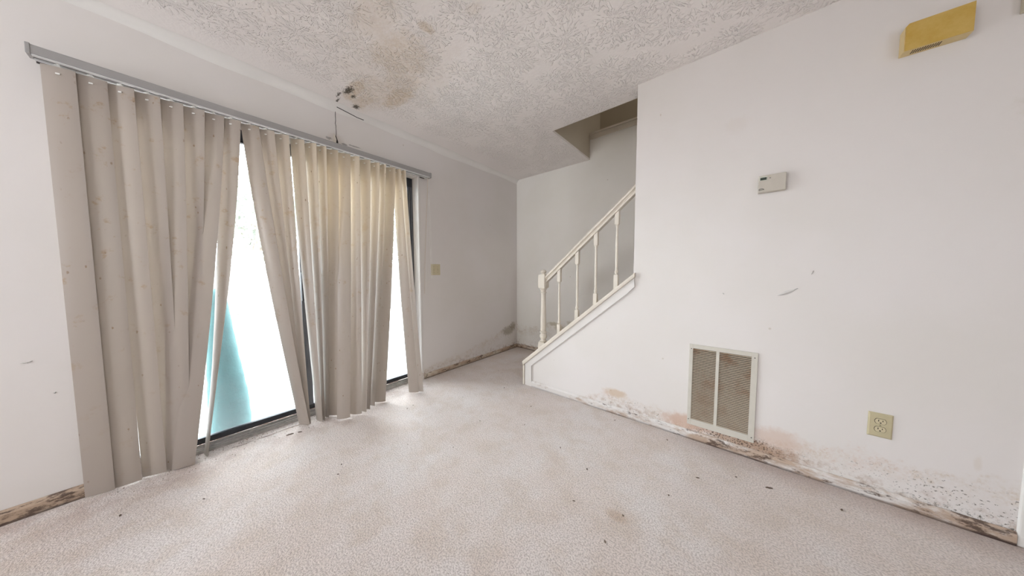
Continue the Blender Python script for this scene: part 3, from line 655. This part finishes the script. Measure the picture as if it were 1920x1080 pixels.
# ---------------------------------------------------------------- yellowed door chime
dc = thing('door_chime', (3.1, YR, 2.08), 'yellowed plastic door chime box with slotted underside high on the wall', 'door chime')
hx0_, hx1_, hz0, hz1, hy = 3.012, 3.178, 2.077, 2.190, YR - .052
m_cream = plain('yellowed_chime_side', (.72, .56, .28), .45, var=.05, scale=15)
n = NT('nicotine_yellow_cover', .42); n.color(n.mix(n.step(n.noise(14, 5, .65), .35, .7), (.60, .41, .115), (.53, .335, .06))); m_yel = n.m
bm = bm_new(); prism(bm, [(hx0_, hz0), (hx1_, hz0), (hx1_, hz1), (hx0_ + .010, hz1), (hx0_, hz1 - .012)], 'y', hy + .003, YR - .0008); obj('housing', bm, m_cream, dc)
bm = bm_new(); prism(bm, [(hx0_ + .002, hz0 + .001), (hx1_ - .001, hz0 + .001), (hx1_ - .001, hz1 - .001), (hx0_ + .010, hz1 - .001), (hx0_ + .002, hz1 - .012)], 'y', hy, hy + .0029); obj('front_cover', bm, m_yel, dc)
for k in range(12):
    x = hx0_ + .026 + k * .0063; bm = bm_new(); prism(bm, [(x, hy + .010), (x + .0028, hy + .010), (x + .0028, YR - .014), (x, YR - .014)], 'z', hz0 - .0006, hz0 + .0002); obj('slot', bm, m_slot, dc)
bm = bm_new(); bx(bm, 3.288, 3.385, YR - .028, YR - .0008, 2.105, 2.25, .003); b2 = tag(obj('wall_box', bm, plain('beige_box', (.55, .49, .38), .5)), 'beige plastic wall box at the top right edge beside the door chime', 'box')
bm = bm_new(); bx(bm, 3.293, 3.380, YR - .031, YR - .0281, 2.110, 2.245, .0015); obj('cover', bm, plain('beige_box_cover', (.60, .54, .42), .5), b2)

# ---------------------------------------------------------------- debris on the carpet
deb = [(.44, 1.10), (.43, 1.16), (.64, 1.52), (.88, .86), (.82, .48), (.75, .52), (1.91, 1.15), (2.52, 1.85), (2.36, 1.71), (2.26, 1.48), (1.82, 2.0), (2.17, 1.98), (1.21, 1.77), (2.10, 1.05), (1.04, 1.35), (1.33, 1.52), (.33, -.25), (.49, 0.), (2.12, 1.22), (1.66, 1.46), (1.87, 1.39), (1.13, 1.03), (2.9, 1.9), (.60, 2.6), (.45, 2.2), (.8, 1.9)]
m_deb = plain('dry_leaf_brown', (.16, .11, .08), .9, var=.3)
for i, (x, y) in enumerate(deb):
    bm = bm_new(); L = random.uniform(.004, .009); wd = random.uniform(.0015, .0035); a = random.uniform(0, 3.14)
    pts = [(-L, 0), (-L * .3, wd), (L * .5, wd * .7), (L, 0), (L * .3, -wd), (-L * .5, -wd * .8)]
    prism(bm, [(x + p * math.cos(a) - q * math.sin(a), y + p * math.sin(a) + q * math.cos(a)) for p, q in pts], 'z', .0006, .003 + random.uniform(0, .002))
    tag(obj('leaf_fragment', bm, m_deb), 'tiny dark leaf fragment lying on the pale carpet', 'debris', 'leaf fragments on the carpet')
lab = ['longer dark bark sliver on the carpet beside the blinds, nearer the door', 'short dark bark sliver beside the longer one on the carpet', 'thin brown twig sliver on the carpet below the grille']
for (x, y, L, a), lb in zip([(.145, .40, .020, 1.3), (.165, .452, .012, .9), (2.65, 1.86, .016, .4)], lab):
    bm = bm_new(); pts = [(-L, -.002), (-L * .4, .003), (L * .6, .0032), (L, .0), (L * .2, -.003)]
    prism(bm, [(x + p * math.cos(a) - q * math.sin(a), y + p * math.sin(a) + q * math.cos(a)) for p, q in pts], 'z', .0006, .005); tag(obj('bark_sliver', bm, m_deb), lb, 'debris')
bm = bm_new()
m_grit = plain('crumbled_grit', (.30, .20, .16), .95, var=.3)
for i in range(520):
    y = random.uniform(DY0 + .03, DY1 - .03); x = random.uniform(-.036, .02); s = random.uniform(.0008, .0026); z = -.006
    if random.random() < .25: x = random.uniform(.05, .16); z = .0004
    m_ = Matrix.Translation((x, y, z + s * .4)) @ Matrix.Rotation(random.uniform(0, 3), 4, 'Z')
    bmesh.ops.create_icosphere(bm, subdivisions=1, radius=s, matrix=m_)
g = tag(obj('grit', bm, m_grit), 'brown grit and crumbs scattered along the door track', 'dirt'); g['kind'] = 'stuff'

# ---------------------------------------------------------------- outside
def outdoor(name, c1, c2, sc, leaf=0):
    n = NT(name, .9); c = n.mix(n.noise(sc, 5, .65), c1, c2)
    if leaf: c = n.mix(n.M('MULTIPLY', n.step(n.voro(11), .35, .15), leaf), c, (.10, .07, .05))
    n.color(c); return n.m
bm = bm_new(); bx(bm, -2.6, -.141, -2.5, 4.8, -.16, -.04, .01); tag(obj('patio_slab', bm, outdoor('patio_concrete', (.42, .41, .395), (.48, .465, .45), 3)), 'pale concrete patio slab just outside the glass door', 'patio')['kind'] = 'structure'
bm = bm_new(); bx(bm, -40, -.3, -25, 40, -.36, -.17); tag(obj('ground', bm, outdoor('leafy_ground', (.36, .32, .29), (.42, .38, .35), 2, .5)), 'bare ground strewn with leaves beyond the patio', 'ground')['kind'] = 'structure'
fence = thing('wooden_fence', (-7.0, 3.0, -.17), 'pale weathered board fence standing beyond the patio', 'fence')
m_fen = plain('weathered_fence', (.24, .22, .20), .85, var=.12, scale=9)
fm = []
for v in range(3):
    bm = bm_new(); bx(bm, -.011, .011, -.066, .066, 0, 1.45 + .02 * v, .003, 1)
    me = bpy.data.meshes.new('board'); bm.to_mesh(me); bm.free(); me.materials.append(m_fen); fm.append(me)
for i in range(86):
    o = bpy.data.objects.new('board', fm[i % 3]); COL.objects.link(o); o.parent = fence; o.matrix_parent_inverse = fence.matrix_basis.inverted()
    o.location = (-7.0, -2.6 + i * .142, -.169); o.rotation_euler = (0, 0, random.uniform(-.03, .03))
for z in (.1, .65, 1.12):
    bm = bm_new(); bx(bm, -6.985, -6.945, -2.7, 9.6, z, z + .09); obj('cross_rail', bm, m_fen, fence)
for i in range(6):
    bm = bm_new(); bx(bm, -6.944, -6.85, -2.6 + i * 2.4, -2.51 + i * 2.4, -.169, 1.42); obj('post', bm, m_fen, fence)
# tree behind the fence
m_bark = plain('bark', (.25, .2, .16), .9, var=.2); m_leaf = plain('summer_leaf', (.33, .36, .29), .7, var=.15, scale=4)
def tree(x, y, h, rad, seed, lb):
    rnd = random.Random(seed); t = thing('tree', (x, y, -.17), lb, 'tree')
    bm = bm_new(); tube(bm, [(x, y, -.17), (x + .1, y, h * .3), (x, y + .1, h * .75)], .13, 8)
    for k in range(6):
        a = k * 1.05; tube(bm, [(x, y, h * .35 + k * .15), (x + rad * .6 * math.cos(a), y + rad * .6 * math.sin(a), h * .6 + k * .12)], .05, 6)
    obj('trunk', bm, m_bark, t)
    bm = bm_new()
    for k in range(2600):
        th_ = rnd.uniform(0, 6.28); ph_ = math.acos(rnd.uniform(-1, 1)); rr = rad * rnd.uniform(.45, 1.05) * (1 + .2 * math.sin(3 * th_))
        c = Vector((x + rr * math.sin(ph_) * math.cos(th_), y + rr * math.sin(ph_) * math.sin(th_), h * .72 + rr * .8 * math.cos(ph_)))
        a = Vector((rnd.gauss(0, 1), rnd.gauss(0, 1), rnd.gauss(0, 1))).normalized() * .13; b = a.orthogonal().normalized() * .06
        bm.faces.new([bm.verts.new(c - a), bm.verts.new(c + b), bm.verts.new(c + a), bm.verts.new(c - b)])
    o = obj('foliage', bm, m_leaf, t); o['kind'] = 'stuff'
tree(-11, 1.6, 4.6, 1.9, 1, 'leafy tree standing behind the fence nearest the left gap of the blinds')
tree(-12, 8.5, 4.2, 1.8, 2, 'leafy tree behind the fence seen through the right pane')
# turquoise cushion bundle leaning on the glass outside
n = NT('turquoise_fabric', .7); n.color(n.mix(n.noise(5, 4), (.014, .105, .108), (.018, .122, .126))); n.bump(n.noise(18, 4, .6), .5, .01); m_turq = n.m
bm = bm_new(); rows = []; NZ, NA = 44, 40
for j in range(NZ + 1):
    t = j / NZ; z = -.039 + t * 1.05
    RT = [(-.04, .262), (.05, .262), (.15, .258), (.35, .238), (.55, .212), (.75, .190), (.9, .176), (1.02, .160)]
    yr = next((p0[1] + (p1[1] - p0[1]) * (z - p0[0]) / (p1[0] - p0[0]) for p0, p1 in zip(RT, RT[1:]) if z <= p1[0]), .160)
    yl = .045 + .03 * t ** 2
    rnd_ = 1 if t < .92 else math.sqrt(max(0.0, 1 - ((t - .92) / .08) ** 2)) * .96 + .04
    hw = (yr - yl) / 2 * rnd_
    if t < .04: hw *= .9 + .1 * (t / .04)
    cy = (yr + yl) / 2; dp = .085 * rnd_ * (.6 + .4 * (1 - t)); cxx = -.33 + .05 * t
    row = []
    for k in range(NA):
        a = 2 * math.pi * k / NA
        wr_ = 1 + .012 * math.sin(z * 33 + 2.2 * math.sin(a * 2)) + .012 * math.sin(z * 61 + a * 3) + .008 * math.sin(z * 17 - a * 2)
        row.append(bm.verts.new((cxx + dp * wr_ * math.cos(a), cy + hw * wr_ * math.sin(a), z)))
    rows.append(row)
for A, B in zip(rows, rows[1:]):
    for k in range(NA): bm.faces.new((A[k], A[(k + 1) % NA], B[(k + 1) % NA], B[k]))
bm.faces.new(rows[0][::-1]); bm.faces.new(rows[-1])
tag(obj('cushion_bundle', bm, m_turq, smooth=True), 'tall turquoise fabric cushion standing on the patio against the glass', 'cushion')
bm = bm_new(); rnd = random.Random(5)
for i in range(700):
    y = rnd.uniform(-.1, 1.35); dx = -.16 - min(.06, abs(rnd.gauss(0, .03))); c = Vector((dx, y, -.034 + rnd.uniform(0, .03))); a = Vector((rnd.gauss(0, 1), rnd.gauss(0, 1), rnd.gauss(0, .4))).normalized() * .018; b = a.orthogonal().normalized() * .009
    bm.faces.new([bm.verts.new(c - a), bm.verts.new(c + b), bm.verts.new(c + a), bm.verts.new(c - b)])
o = tag(obj('leaf_litter', bm, plain('faded_leaf', (.50, .36, .30), .9, var=.3)), 'faded fallen leaves heaped along the outside of the glass', 'leaves'); o['kind'] = 'stuff'
